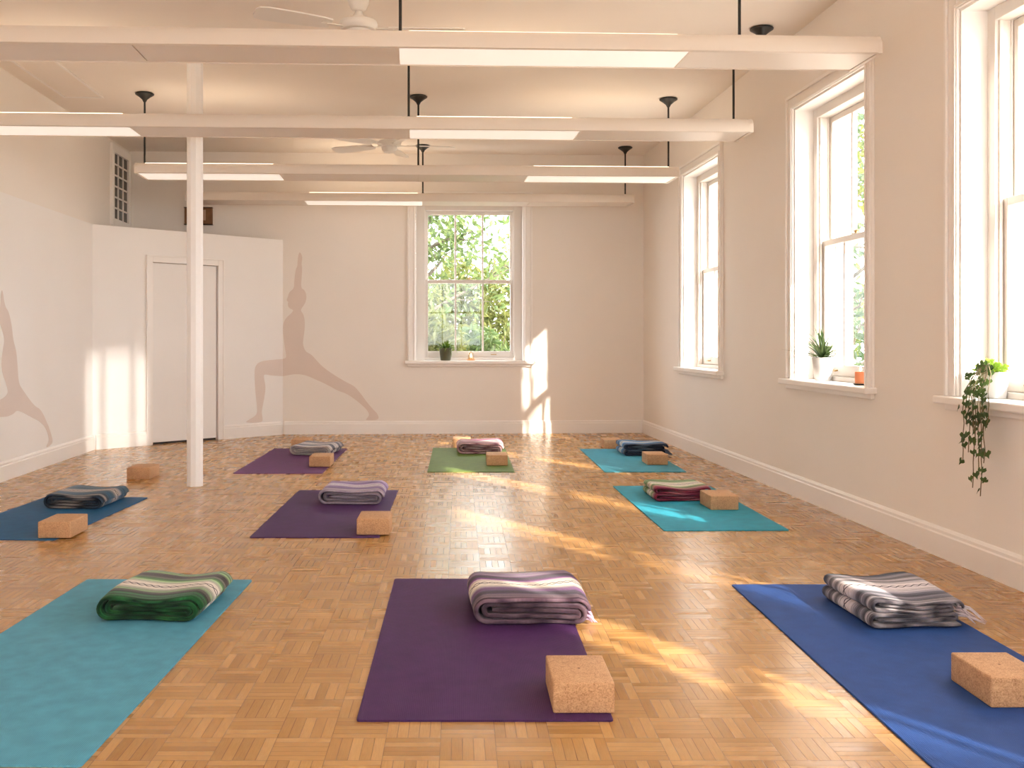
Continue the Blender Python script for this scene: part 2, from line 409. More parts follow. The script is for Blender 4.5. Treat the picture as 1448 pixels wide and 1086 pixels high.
# ------------------------------------------------------------------ sash windows
def sash_window(name, loc, rz, w, h, label, box=.075, cols=3):
    """local x across, y outward, z up from the sill; origin at opening centre, interior face"""
    W = empty(name, loc, rz); tag(W, label, 'window', kind='structure')
    hw = w/2
    m = MB(); tw = .095                            # moulded architrave on the room side
    def ring(a0, a1, y0, y1):
        m.box(-hw-a1, -hw-a0, y0, y1, -.0, h+a1, .004); m.box(hw+a0, hw+a1, y0, y1, -.0, h+a1, .004)
        m.box(-hw-a0, hw+a0, y0, y1, h+a0, h+a1, .004)
    ring(0, tw, -.018, 0); ring(tw-.022, tw, -.034, -.018); ring(.006, .026, -.026, -.018)
    m.build('architrave', M_trim, W)
    m = MB()                                        # stool and apron
    m.box(-hw-tw-.03, hw+tw+.03, -.075, 0, -.038, 0, .007); m.box(-hw+.0005, hw-.0005, 0, .20, -.0395, -.0005)
    m.box(-hw-tw, hw+tw, -.028, 0, -.07, -.038, .005)
    m.build('window_sill', M_trim, W)
    m = MB(); t = .012                              # painted reveal lining
    m.box(-hw+.0005, -hw+t, .0, .13, 0, h-.0005); m.box(hw-t, hw-.0005, .0, .13, 0, h-.0005); m.box(-hw+t, hw-t, .0, .13, h-t, h-.0005)
    m.build('reveal_lining', M_win, W)
    m = MB()                                        # box frame with parting beads
    for sgn in (-1, 1):
        m.box(sgn*(hw-.0005), sgn*(hw-box), .13, .285, 0, h-.0005, .003)
        m.box(sgn*(hw-box+.012), sgn*(hw-box-.012), .148, .165, 0, h-box, .003)
        m.box(sgn*(hw-box+.012), sgn*(hw-box-.008), .207, .217, 0, h-box, .002)
        m.box(sgn*(hw-box+.012), sgn*(hw-box-.018), .262, .285, 0, h-box, .002)
    m.box(-hw+box, hw-box, .13, .285, h-box, h-.0005, .003); m.box(-hw+box, hw-box, .13, .30, 0, .03, .003)
    m.box(-hw, hw, .285, .44, -.05, -.005, .004)
    m.build('box_frame', M_sash, W)
    sw = hw-box-.002; mid = h*.497
    def sash(nm, z0, z1, y0, y1, rb, rt):
        m = MB(); st = .038
        m.box(-sw, -sw+st, y0, y1, z0, z1, .004); m.box(sw-st, sw, y0, y1, z0, z1, .004)
        m.box(-sw+st, sw-st, y0, y1, z0, z0+rb, .004); m.box(-sw+st, sw-st, y0, y1, z1-rt, z1, .004)
        gw = 2*(sw-st)
        for k in range(1, cols):
            x = -sw+st+gw*k/cols
            m.box(x-.011, x+.011, y0+.004, y1-.004, z0+rb, z1-rt, .003)
        so = m.build(nm, M_sash, W)
        for k in range(cols):
            x0 = -sw+st+gw*k/cols; x1 = x0+gw/cols; yc = (y0+y1)/2
            g = MB(); g.box(x0+.003, x1-.003, yc-.002, yc+.002, z0+rb-.003, z1-rt+.003); g.build('pane', M_glass, so)
        return so
    sash('upper_sash', mid-.02, h-box-.001, .22, .26, .04, .04)
    lo = sash('lower_sash', .031, mid+.02, .168, .206, .075, .04)
    m = MB()                                        # fitch fastener and lifts
    m.box(-.03, .03, .17, .20, mid+.02, mid+.026, .002); m.lathe([(.011, 0), (.011, .012), (.005, .016), (.004, .024)], 12, (0, .185, mid+.026))
    m.box(-.032, .028, .178, .192, mid+.036, mid+.046, .003)
    part_label(m.build('sash_lock', M_brass, lo), 'small brass sash lock')
    for x in (-sw*.55, sw*.55):
        m = MB(); m.tube([(x-.03, .168, .07), (x-.03, .15, .067), (x+.03, .15, .067), (x+.03, .168, .07)], .005)
        m.build('sash_lift', M_brass, lo)
    return W
M_brass = plain('aged_brass', (.45, .30, .13, 1), .35, metal=1)
wl = ['sash window farthest along the right wall with an empty sill',
      'sash window on the right wall with spiky plant and orange candle on its sill',
      'nearest sash window on the right wall with the trailing ivy on its sill',
      'sash window on the right wall beside the viewer', 'sash window on the right wall behind the viewer']
for i, (c, w) in enumerate(RW):
    sash_window('window_%d' % (i+2), (XR, c, SR), -PI/2, w, WT-SR, wl[i])
sash_window('window_1', (BWC, YB, SB), 0, BWW, WT-.01-SB, 'six pane sash window in the middle of the end wall', box=.105)
for i, (c, w) in enumerate(FW):
    sash_window('window_%d' % (i+8), (c, YF, SR), PI, w, WT-SR, ('wide sash window added for frontal light behind the viewer, towards the partition side', 'wide sash window added for frontal light behind the viewer, towards the window wall')[i])
# dark internal window high on the left wall
W = empty('window_7', (XL, 11.4, 2.30), PI/2)
tag(W, 'small dark many paned window high on the left above the partition', 'window', kind='structure')
m = MB()
y0, y1 = 11.05-11.4, 11.775-11.4
m.box(y0, y0+.085, -.03, 0, 0, .88, .004); m.box(y1-.085, y1, -.03, 0, 0, .88, .004); m.box(y0+.085, y1-.085, -.03, 0, .79, .88, .004); m.box(y0+.085, y1-.085, -.03, 0, 0, .085, .004)
m.build('frame', M_trim, W)
gx0, gx1, gz0, gz1 = y0+.085, y1-.085, .085, .79
m = MB()
for k in range(1, 3):
    x = gx0+(gx1-gx0)*k/3; m.box(x-.008, x+.008, -.018, -.004, gz0, gz1)
for k in range(1, 6):
    z = gz0+(gz1-gz0)*k/6; m.box(gx0, gx1, -.0175, -.0045, z-.008, z+.008)
m.build('glazing_bars', M_trim, W)
m = MB(); m.box(gx0, gx1, -.0035, -.001, gz0, gz1); part_label(m.build('pane', M_darkspace, W), 'pane coloured black for the dark space behind')
# ------------------------------------------------------------------ ceiling hatch, plaque, column
p = [onZ(x, y, ZC) for x, y in ((5, 88), (88, 138), (144, 137), (69, 88))]
hx0, hx1, hy1, hy0 = XL+.16, p[2].x+.02, p[2].y, 7.3
H = empty('ceiling_hatch', ((hx0+hx1)/2, (hy0+hy1)/2, ZC)); tag(H, 'long flush access panel in the ceiling at upper left', 'hatch')
m = MB(); a, bb = (hx1-hx0)/2, (hy1-hy0)/2
for q in ((-a, a, -bb, -bb+.022), (-a, a, bb-.022, bb), (-a, -a+.022, -bb+.022, bb-.022), (a-.022, a, -bb+.022, bb-.022)): m.box(*q, -.014, -.0005, .003)
m.build('trim_frame', M_trim, H)
m = MB(); m.box(-a+.024, a-.024, -bb+.024, bb-.024, -.006, -.0005); m.build('panel', M_ceil, H)
# plaque
M_wood = plain('brown_wood', (.20, .085, .03, 1), .55, (20, .2, .002), .2, nscale=12)
M_paper = plain('faded_paper', (.50, .34, .24, 1), .8)
P = empty('wall_plaque', (-2.455, YB, 2.485)); tag(P, 'brown wooden notice box on the end wall above the partition behind the column', 'plaque')
m = MB(); m.box(-.155, .155, -.05, -.001, -.09, .09, .004); m.build('board', M_wood, P)
M_dwood = plain('dark_wood', (.05, .022, .01, 1), .5)
for q in ((-.16, .16, .091, .1), (-.16, .16, -.1, -.091)):
    m = MB(); m.box(q[0], q[1], -.062, -.001, q[2], q[3], .003); m.build('edge_moulding', M_dwood, P)
m = MB(); m.box(.045, .085, -.0515, -.0502, -.05, .07); m.box(.05, .08, -.0525, -.0516, -.045, -.01); m.build('paper_note', M_paper, P)
# column
cx, cy = cam2room(-1.97, 7.63)
Cn = empty('support_column', (cx, cy, 0)); tag(Cn, 'slim white faceted support column standing on the parquet', 'column')
m = MB(); m.lathe([(.060, 0), (.060, ZC-.001)], 10); m.build('shaft', M_win, Cn)
m = MB(); m.lathe([(.075, ZC-.05), (.085, ZC-.02), (.085, ZC-.002)], 10); m.build('capital', M_win, Cn)
# ------------------------------------------------------------------ painted figures
M_mural = plain('mural_paint', (.745, .64, .575, 1), .75, (60, .12, .002), .02, spec=.3, nscale=3)
M_mural2 = plain('mural_paint_pale', (.77, .68, .63, 1), .65, (60, .12, .002), .02, spec=.3, nscale=3)
def smooth_poly(pts, it=2):
    for _ in range(it):
        out = []
        for i in range(len(pts)):
            a = pts[i]; b2 = pts[(i+1) % len(pts)]
            out += [(a[0]*.75+b2[0]*.25, a[1]*.75+b2[1]*.25), (a[0]*.25+b2[0]*.75, a[1]*.25+b2[1]*.75)]
        pts = out
    return pts
def mural(pts, p0, n, name, m_, parent, origin):
    n = Vector(n).normalized()
    mb = MB()
    P3 = [onplane(x, y, p0, n)+n*.0015-Vector(origin) for x, y in pts]
    k = len(P3)
    vs, fs = mb._add(P3+[q-n*.0013 for q in P3], [tuple(range(k))]+[(i, (i+1) % k, k+(i+1) % k, k+i) for i in range(k)])
    bmesh.ops.recalc_face_normals(mb.bm, faces=fs)
    bmesh.ops.triangulate(mb.bm, faces=[fs[0]])
    return mb.build(name, m_, parent)
z6 = lambda L_: [(330+x*.31315, 300+y*.31315) for x, y in L_]
body = [(300,177),(313,203),(307,235),(311,250),(308,300),(305,343),(322,352),(331,378),(327,405),(316,424),(305,438),(306,448),(317,462),(323,492),(322,530),(316,570),(314,600),(326,630),(352,642),(378,672),(405,700),(450,732),(510,768),(545,784),(572,815),(603,858),(632,892),(653,912),(658,939),(598,940),(600,934),(614,918),(607,897),(582,872),(545,842),(510,819),(470,806),(420,777),(370,755),(325,735),(278,730),(223,741),(222.5,741),(222.5,740.5),(222.5,663.5),(222.5,663),(223,663),(240,658),(236,630),(228,580),(223,540),(225,500),(240,475),(264,455),(272,441),(258,437),(247,427),(246,413),(249,405),(239,399),(247,380),(253,360),(274,345),(275,310),(282,255),(289,247),(290,222),(293,195)]
leg = [(221.5,741),(222.2,741),(222.2,740.5),(170,738),(139,731),(137,745),(146,790),(141,830),(131,880),(127,908),(134,940),(122,950),(58,951),(59,943),(92,925),(107,910),(107,880),(101,830),(97,780),(95,722),(101,690),(122,674),(160,668),(221.5,663),(222.2,663),(222.2,663.5)]
org = Vector((-.9, YB, .15))
MU = empty('wall_mural', org); tag(MU, 'dusty pink lunging figure with raised arms painted across the corner beside the window', 'mural')
mural(smooth_poly(z6(body), 2), (0, YB, 0), (0, -1, 0), 'painted_body', M_mural, MU, org)
pnn = -pn if pn.y > 0 else pn
o = mural(smooth_poly(z6(leg), 2), PA, pnn, 'painted_leg', M_mural2, MU, org); part_label(o, 'paler bent front leg on the partition')
z5 = lambda L_: [(x*.36832, 260+y*.36832) for x, y in L_]
fig2 = [(8,398),(18,470),(33,490),(45,545),(50,600),(62,640),(67,700),(71,765),(86,790),(130,852),(157,866),(182,920),(196,960),(204,995),(180,1013),(178,1005),(190,985),(178,940),(154,912),(120,895),(66,866),(50,885),(20,896),(-30,893),(-62,890),(-60,960),(-75,1040),(-70,1075),(-130,1095),(-132,1086),(-100,1060),(-105,960),(-108,900),(-100,862),(-70,850),(-20,838),(18,820),(32,800),(24,770),(10,730),(4,690),(10,640),(18,600),(8,560),(-4,530),(-8,500),(0,480),(3,430)]
org2 = Vector((XP, 8.5, .2))
M2 = empty('wall_mural', org2); tag(M2, 'faint pink lunging figure painted on the left partition, cut by the left edge', 'mural')
mural(smooth_poly(z5(fig2), 2), (XP, 0, 0), (1, 0, 0), 'painted_body', M_mural2, M2, org2)
# ------------------------------------------------------------------ suspended light fittings
def canopy_prof(): return [(.004, -.085), (.012, -.078), (.022, -.058), (.05, -.034), (.078, -.016), (.080, -.008), (.070, -.001)]
def light_fitting(y, hb, xl, xr, joints, lit, rods, label, dep=.37, ht=.10):
    zb = EYE+hb; cx = (xl+xr)/2
    Lf = empty('light_fitting', (cx, y+dep/2, zb)); tag(Lf, label, 'light fitting', 'suspended tube light fittings')
    hx = (xr-xl)/2; hd = dep/2
    prof = [(-hd, .004), (-hd, ht*.62), (-hd+.022, ht*.93), (-hd+.05, ht), (hd-.05, ht), (hd-.022, ht*.93), (hd, ht*.62), (hd, .004), (hd-.016, 0), (hd-.022, .012), (-hd+.022, .012), (-hd+.016, 0)]
    m = MB(); m.prism(prof, -hx+.03, hx-.03, 'yz'); m.build('housing', M_house, Lf, smooth='auto')
    for sgn in (-1, 1):
        m = MB()
        A = [(-hd, .0), (-hd, ht*.62), (-hd+.022, ht*.95), (-hd+.05, ht+.003), (hd-.05, ht+.003), (hd-.022, ht*.95), (hd, ht*.62), (hd, .0)]
        sc = [(u*.93, .006+v*.90) for u, v in A]
        xa, xb, xc = sgn*(hx-.03), sgn*(hx-.008), sgn*hx
        n = len(A)
        V = [(xa, u, v) for u, v in A]+[(xb, u, v) for u, v in A]+[(xc, u, v) for u, v in sc]
        fs = [tuple(range(n)), tuple(range(3*n-1, 2*n-1, -1))]
        for r0 in (0, n): fs += [(r0+i, r0+(i+1) % n, r0+n+(i+1) % n, r0+n+i) for i in range(n)]
        _, out = m._add(V, fs); bmesh.ops.recalc_face_normals(m.bm, faces=out)
        m.build('end_cap', M_house, Lf)
    js = [xl+.03]+joints+[xr-.03]
    for i in range(len(js)-1):
        a, bq = js[i]-cx+.004, js[i+1]-cx-.004
        m = MB(); m.prism([(-hd+.024, .011), (-hd+.03, .003), (hd-.03, .003), (hd-.024, .011)], a, bq, 'yz')
        o = m.build('diffuser', M_lit if i in lit else M_opal, Lf)
        if i in lit: part_label(o, 'lit warm white diffuser')
        else: part_label(o, 'unlit opal diffuser')
        m = MB(); m.box(a+.05, bq-.05, -hd+.06, hd-.06, ht+.001, ht+.006)
        if i in lit: part_label(m.build('top_lamp_strip', M_up, Lf), 'glowing strip on top')
        else: m.build('top_strip', M_opal, Lf)
    for x in rods:
        m = MB(); m.tube([(x-cx, 0, ht), (x-cx, 0, ZC-zb-.07)], .0085, 8); m.lathe([(.016, 0), (.016, .02), (.009, .028)], 10, (x-cx, 0, ht))
        m.build('hanging_rod', M_black, Lf)
        m = MB(); m.lathe(canopy_prof(), 24, (x-cx, 0, ZC-zb)); m.build('canopy', M_black, Lf, smooth='auto')
    return Lf
M_opal = plain('opal_diffuser', (.80, .73, .66, 1), .4)
light_fitting(5.30, 1.50, -2.75, 2.468, [-1.45, -.085, 1.44], {2}, [-2.6, -.078, 1.757], 'nearest suspended light fitting, its middle length lit, running above the whole room')
light_fitting(7.13, 1.45, -3.10, 2.39, [-1.97, -.04, 1.16], {0, 2}, [-3.0, -.044, 2.30], 'second suspended light fitting from the front, running just before the white column')
light_fitting(8.78, 1.395, -2.38, 2.294, [-1.16, .03, .975], {0, 3}, [-2.335, .03, 2.24], 'third suspended light fitting, both end lengths lit, behind the column', dep=.40, ht=.092)
light_fitting(11.08, 1.475, -2.46, 2.40, [-1.19, .085, 1.25], {1}, [-2.40, .087, 2.33], 'farthest suspended light fitting, close to the end wall above its window', dep=.40, ht=.095)
q = onZ(1077, 39, ZC)
m = MB(); m.lathe(canopy_prof(), 24); o = m.build('ceiling_canopy', M_black, smooth='auto', loc=(q.x, q.y, ZC))
tag(o, 'black cone shaped ceiling canopy without a rod at upper right', 'ceiling canopy')
# ------------------------------------------------------------------ ceiling fans
def fan(x, y, angs, label):
    Fn = empty('ceiling_fan', (x, y, ZC)); tag(Fn, label, 'ceiling fan')
    m = MB(); m.lathe([(.030, -.145), (.045, -.135), (.062, -.10), (.070, -.04), (.070, -.001)], 24); m.build('canopy', M_fan, Fn, smooth='auto')
    m = MB(); m.lathe([(.052, -.20), (.040, -.185), (.022, -.15), (.016, -.13)], 20); m.build('downrod', M_fan, Fn, smooth='auto')
    m = MB(); m.lathe([(.03, -.262), (.098, -.258), (.112, -.245), (.116, -.225), (.110, -.207), (.085, -.196), (.04, -.19)], 28); m.build('motor_housing', M_fan, Fn, smooth='auto')
    m = MB(); m.lathe([(.008, -.325), (.02, -.32), (.055, -.312), (.072, -.29), (.076, -.262), (.05, -.258)], 24); m.build('switch_housing', M_fan, Fn, smooth='auto')
    for a in angs:
        a = math.radians(a)-TH
        m = MB()
        prof = [(.18, -.045), (.24, -.058), (.40, -.068), (.58, -.072), (.63, -.06), (.645, -.03), (.645, .03), (.63, .06), (.58, .072), (.40, .068), (.24, .058), (.18, .045)]
        tw = math.tan(math.radians(12))
        n = len(prof)
        V = [(u, v, -.243+v*tw+.004) for u, v in prof]+[(u, v, -.243+v*tw-.004) for u, v in prof]
        _, fs = m._add(V, [tuple(range(n)), tuple(range(2*n-1, n-1, -1))]+[(i, (i+1) % n, n+(i+1) % n, n+i) for i in range(n)])
        bmesh.ops.recalc_face_normals(m.bm, faces=fs)
        bl = m.build('blade', M_fan, Fn, rotz=a)
        m = MB(); m.box(.10, .21, -.018, .018, -.252, -.246, .002); m.box(.18, .24, -.035, .035, -.2485, -.2465)
        m.build('blade_arm', M_fan, bl)
fx_, fy_ = cam2room(-.611, 6.2)
fan(fx_, fy_, (208, 3, 106), 'white ceiling fan above the nearest light fitting, at the top edge of the photo')
fx_, fy_ = cam2room(-.685, 9.98)
fan(fx_, fy_, (153, 81, 9, 225, 297), 'white five bladed ceiling fan between the second and third light fittings')
# ------------------------------------------------------------------ yoga mats
MT = .006
def yoga_mat(name_col, tl, tr, ynear, label, dxn=0):
    """tl, tr: far corners in the camera's floor frame (x, depth); near edge at depth ynear; dxn sideways drift of near end"""
    (x0, z0), (x1, _) = tl, tr
    cxm, czm = (x0+x1)/2+dxn/2, (z0+ynear)/2
    w, l = x1-x0, z0-ynear
    rot = -TH+math.atan2(-dxn, l)*-1*-1
    px_, py_ = cam2room(cxm, czm)
    m = MB()
    segs = 6; r = .012; pts = []
    for sx_, sy_, a0 in ((1, 1, 0), (-1, 1, 90), (-1, -1, 180), (1, -1, 270)):
        for k in range(segs+1):
            a = math.radians(a0+90*k/segs)
            pts.append((sx_*(w/2-r)+r*math.cos(a), sy_*(l/2-r)+r*math.sin(a)))
    m.prism(pts, .0005, MT, 'xy')
    es = [e for e in m.bm.edges if all(abs(v.co.z-MT) < 1e-6 for v in e.verts)]
    bmesh.ops.bevel(m.bm, geom=es, offset=.0012, segments=2, affect='EDGES')
    o = m.build('yoga_mat', name_col, loc=(px_, py_, 0), rotz=rot)
    tag(o, label, 'yoga mat', 'rolled out yoga mats')
    return o
C_teal = mat_rubber('turquoise_mat', srgb(84, 152, 176)); C_purp = mat_rubber('purple_mat', srgb(72, 40, 86)); C_blue = mat_rubber('blue_mat', srgb(36, 72, 136))
C_pet = mat_rubber('petrol_mat', srgb(34, 90, 134)); C_aqua = mat_rubber('aqua_mat', srgb(44, 146, 170)); C_green = mat_rubber('green_mat', srgb(104, 126, 64))
C_purp2 = mat_rubber('plum_mat', srgb(74, 44, 92)); C_purp3 = mat_rubber('violet_mat', srgb(94, 52, 98)); C_aqua2 = mat_rubber('pale_aqua_mat', srgb(66, 148, 170))
yoga_mat(C_teal, (-1.719, 4.65), (-.969, 4.65), 2.63, 'pale turquoise yoga mat at front left under a green striped blanket', dxn=.03)
yoga_mat(C_purp, (-.296, 4.664), (.441, 4.664), 2.937, 'purple yoga mat in the front middle with the largest cork block at its near corner')
yoga_mat(C_blue, (1.207, 4.557), (1.94, 4.557), 2.40, 'royal blue yoga mat at front right with sunlight across it')
yoga_mat(C_pet, (-2.91, 7.06), (-2.2, 7.06), 5.58, 'petrol blue yoga mat cut by the left edge in the second row', dxn=.06)
yoga_mat(C_purp2, (-1.156, 7.38), (-.443, 7.38), 5.637, 'dark purple yoga mat in the second row right of the column')
yoga_mat(C_aqua, (1.163, 7.595), (1.88, 7.595), 5.842, 'bright aqua yoga mat in the second row near the window wall', dxn=-.03)
yoga_mat(C_purp3, (-1.836, 10.16), (-1.114, 10.16), 8.307, 'plum yoga mat at the back left before the painted figure')
yoga_mat(C_green, (-.265, 10.22), (.45, 10.22), 8.395, 'olive green yoga mat at the back middle below the end window')
yoga_mat(C_aqua2, (1.187, 10.13), (1.86, 10.13), 8.395, 'aqua yoga mat at the back right near the corner')
# ------------------------------------------------------------------ cork blocks
BW_, BD_, BH_ = .18, .265, .09
def block(xf, zf, label, on_mat=True, w=BW_, d=BD_, h=BH_, rot=0, z=None):
    """xf: camera-frame x of the left end of the near face, zf: its depth"""
    c = cam2room(xf+w/2, zf+d/2)
    m = MB(); m.box(-w/2, w/2, -d/2, d/2, 0, h, .006, seg=3)
    o = m.build('yoga_block', M_cork, smooth='auto', loc=(c[0], c[1], (MT+.0003 if on_mat else .0003) if z is None else z), rotz=-TH+rot)
    m = MB(); m.lathe([(.004, 0), (.004, .0006)], 10, (0, 0, h-.0003)); part_label(m.build('stamped_mark', M_corkdark, o), 'small dark pit in the top')
    tag(o, label, 'yoga block', 'cork yoga blocks')
    return o
block(.272, 2.985, 'largest cork block, at the near right corner of the front purple mat')
block(1.570, 3.03, 'cork block on the royal blue mat, cut by the right edge', d=.25)
block(-2.305, 5.60, 'cork block on the near right corner of the petrol blue mat')
block(-.572, 5.69, 'cork block on the near right corner of the dark purple second row mat')
block(1.592, 6.52, 'cork block on the bright aqua mat beside the green and maroon blanket', rot=.03)
block(-1.278, 8.70, 'cork block lying on the plum mat, in front of its blanket')
block(-1.675, 10.19, 'cork block on the floor behind the grey blanket of the plum mat', False)
block(.232, 8.79, 'cork block lying on the olive green mat, in front of its blanket')
block(-.068, 10.25, 'cork block on the floor behind the pink blanket of the green mat', False)
block(1.615, 8.83, 'cork block lying on the back right aqua mat, in front of its blanket')
block(1.431, 10.16, 'cork block on the floor behind the blue blanket of the back right mat', False)
block(-2.590, 7.97, 'lone cork block on bare parquet left of the white column', False)
# ------------------------------------------------------------------ folded blankets
def arc(cx_, cz_, r, a0, a1, n=10):
    return [(cx_+r*math.cos(math.radians(a0+(a1-a0)*k/n)), cz_+r*math.sin(math.radians(a0+(a1-a0)*k/n))) for k in range(n+1)]
def lin(p, q, n=9): return [(p[0]+(q[0]-p[0])*k/n, p[1]+(q[1]-p[1])*k/n) for k in range(n+1)]
def path_spiral(W_, H_):
    """flattened roll, five layers thick, its outer turn wrapping the left edge"""
    t = H_/5; z = [t*(k+.5) for k in range(5)]; hw = W_/2
    xl0, xr0 = -hw+2*t, hw-1.9*t            # centres of the outer turns
    p = []
    p += lin((-hw*.70, z[2]), (xr0, z[2]))
    p += arc(xr0, (z[2]+z[1])/2, t/2, 90, -90)[1:]
    p += lin((xr0, z[1]), (xl0+t*.4, z[1]))[1:]
    p += arc(xl0+t*.4, (z[1]+z[3])/2, t, 270, 90)[1:]
    p += lin((xl0+t*.4, z[3]), (xr0, z[3]))[1:]
    p += arc(xr0, (z[3]+z[0])/2, 1.5*t, 90, -90)[1:]
    p += lin((xr0, z[0]), (xl0, z[0]))[1:]
    p += arc(xl0, (z[0]+z[4])/2, 2*t, 270, 90)[1:]
    p += lin((xl0, z[4]), (xr0+t*.6, z[4]), 14)[1:]
    p += arc(xr0+t*.1, z[4]-2.4*t, 2.4*t, 78, 5, 8)[1:]
    return p, t
def path_accordion(W_, H_):
    """two folded pairs of layers stacked, folds at the left and open ends at the right"""
    t = H_/6; hw = W_/2; xl = -hw+1.5*t
    z = [t*(k+.5) for k in range(6)]
    p = []
    p += lin((hw*.98, z[0]), (xl, z[0])); p += arc(xl, (z[0]+z[2])/2, t, 270, 90)[1:]
    p += lin((xl, z[2]), (hw*.86, z[2]))[1:]
    p += arc(hw*.86, (z[2]+z[1])/2, t/2, 90, -90)[1:]
    p += lin((hw*.86, z[1]), (xl+.6*t, z[1]))[1:]
    return p, t
def path_accordion_top(W_, H_):
    t = H_/6; hw = W_/2; xl = -hw+1.7*t
    z = [t*(k+.5) for k in range(6)]
    p = []
    p += lin((xl+.9*t, z[4]), (hw*.80, z[4]))
    p += arc(hw*.80, (z[4]+z[3])/2, t/2, 90, -90)[1:]
    p += lin((hw*.80, z[3]), (xl, z[3]))[1:]
    p += arc(xl, (z[3]+z[5])/2, t, 270, 90)[1:]
    p += lin((xl, z[5]), (hw*.93, z[5]), 14)[1:]
    p += arc(hw*.93, z[5]-1.1*t, 1.1*t, 80, -20, 6)[1:]
    return p, t
def ribbon(m, path, t, D, seed, wob, uvl, flip=False, sag=.0):
    rnd = random.Random(seed)
    n = len(path); NY = 22
    # cumulative length for uv
    cum = [0]
    for i in range(1, n): cum.append(cum[-1]+math.hypot(path[i][0]-path[i-1][0], path[i][1]-path[i-1][1]))
    h = t*.44
    L_, R_ = [], []
    for i in range(n):
        a = path[max(i-1, 0)]; b2 = path[min(i+1, n-1)]
        tx, tz = b2[0]-a[0], b2[1]-a[1]; l = math.hypot(tx, tz) or 1
        nx, nz = -tz/l, tx/l
        e = .55 if i in (0, n-1) else 1
        L_.append((path[i][0]+nx*h*e, path[i][1]+nz*h*e)); R_.append((path[i][0]-nx*h*e, path[i][1]-nz*h*e))
    ringp = L_+R_[::-1]; ringu = cum+cum[::-1]; k = len(ringp)
    ph = [rnd.uniform(0, 6.28) for _ in range(8)]
    rows = []
    zmax = max(z for _, z in ringp)
    for j in range(NY+1):
        f = j/NY; y0 = -D/2+D*f
        # rounded lip at the two open ends
        lip = min(f, 1-f)*NY
        row = []
        for q in range(k):
            x, z = ringp[q]; u = ringu[q]
            pc = path[min(q, 2*n-1-q)] if q < n else path[2*n-1-q]
            sc = 1.0 if lip >= 1 else .62
            x = pc[0]+(x-pc[0])*sc; z = pc[1]+(z-pc[1])*sc
            y = y0
            endw = .010*math.sin(u*9+ph[0])+.006*math.sin(u*23+ph[1])
            if f < .15: y += endw*(1-f/.15)
            if f > .85: y += endw*(f-.85)/.15*.8
            zz = z/zmax
            z += wob*zz*(math.sin(x*11+ph[2])*math.sin(y*9+ph[3])+.6*math.sin(x*19+y*13+ph[4]))
            z -= sag*zz*zz*math.exp(-((x-.02)/.11)**2)
            z -= sag*.8*zz*(2*(y/D))**2*.5
            x += wob*.9*math.sin(y*10+ph[5])*(.4+zz)*(1 if pc[0] > 0 else -1)
            row.append(m.bm.verts.new((x, y, max(z, .0004))))
        rows.append(row)
    def face(vs, uvs):
        try: fc = m.bm.faces.new(vs)
        except ValueError: return
        for lp, uv in zip(fc.loops, uvs): lp[uvl].uv = uv
    for j in range(NY):
        for q in range(k):
            q2 = (q+1) % k
            face([rows[j][q], rows[j+1][q], rows[j+1][q2], rows[j][q2]],
                 [(ringu[q], j/NY), (ringu[q], (j+1)/NY), (ringu[q2], (j+1)/NY), (ringu[q2], j/NY)])
    for j, f in ((0, .004), (NY, .996)):
        for i in range(n-1):
            a, b2, c, d_ = rows[j][i], rows[j][i+1], rows[j][k-2-i], rows[j][k-1-i]
            vs = [a, b2, c, d_] if j == 0 else [d_, c, b2, a]
            face(vs, [(cum[i], f), (cum[i+1], f), (cum[i+1], f), (cum[i], f)] if j == 0 else [(cum[i], f), (cum[i+1], f), (cum[i+1], f), (cum[i], f)])
def blanket(kind, xf, zf, W_, D, H_, mat_, label, seed, rot=0, fringe=None, sag=.008, mirror=False):
    c = cam2room(xf+W_/2, zf+D/2)
    m = MB(); uvl = m.bm.loops.layers.uv.new('UVMap')
    if kind == 'roll':
        p, t = path_spiral(W_, H_); ribbon(m, p, t, D, seed, .004, uvl, sag=sag)
    else:
        p, t = path_accordion(W_, H_); ribbon(m, p, t, D, seed, .003, uvl, sag=0)
        p, t = path_accordion_top(W_, H_); ribbon(m, p, t, D-.01, seed+1, .004, uvl, sag=sag)
    bmesh.ops.recalc_face_normals(m.bm, faces=m.bm.faces)
    if mirror:
        for v in m.bm.verts: v.co.x *= -1
        bmesh.ops.reverse_faces(m.bm, faces=m.bm.faces)
    o = m.build('folded_blanket', mat_, smooth=True, loc=(c[0], c[1], MT+.0008), rotz=-TH+rot)
    tag(o, label, 'blanket', 'folded striped blankets')
    if fringe:
        rnd = random.Random(seed); fm = MB()
        y0, y1, z0, ln, fc = fringe
        xx = W_/2
        for k in range(int((y1-y0)/.0075)):
            y = y0+(y1-y0)*(k+rnd.random())/int((y1-y0)/.0075); z = z0*(.35+.65*rnd.random())
            l = ln*(.6+.5*rnd.random()); dy = rnd.uniform(-.02, .012)
            pts = [(xx-.014, y, z), (xx+l*.35, y+dy*.3, z*.85), (xx+l*.75, y+dy*.7, max(.004, z*.45)), (xx+l, y+dy, max(.003, z*.2))]
            fm.tube(pts, [.003, .0034, .0028, .0012], 5)
        fo = fm.build('fringe', fc, o, smooth=True)
    return o
CR = (226, 214, 200)
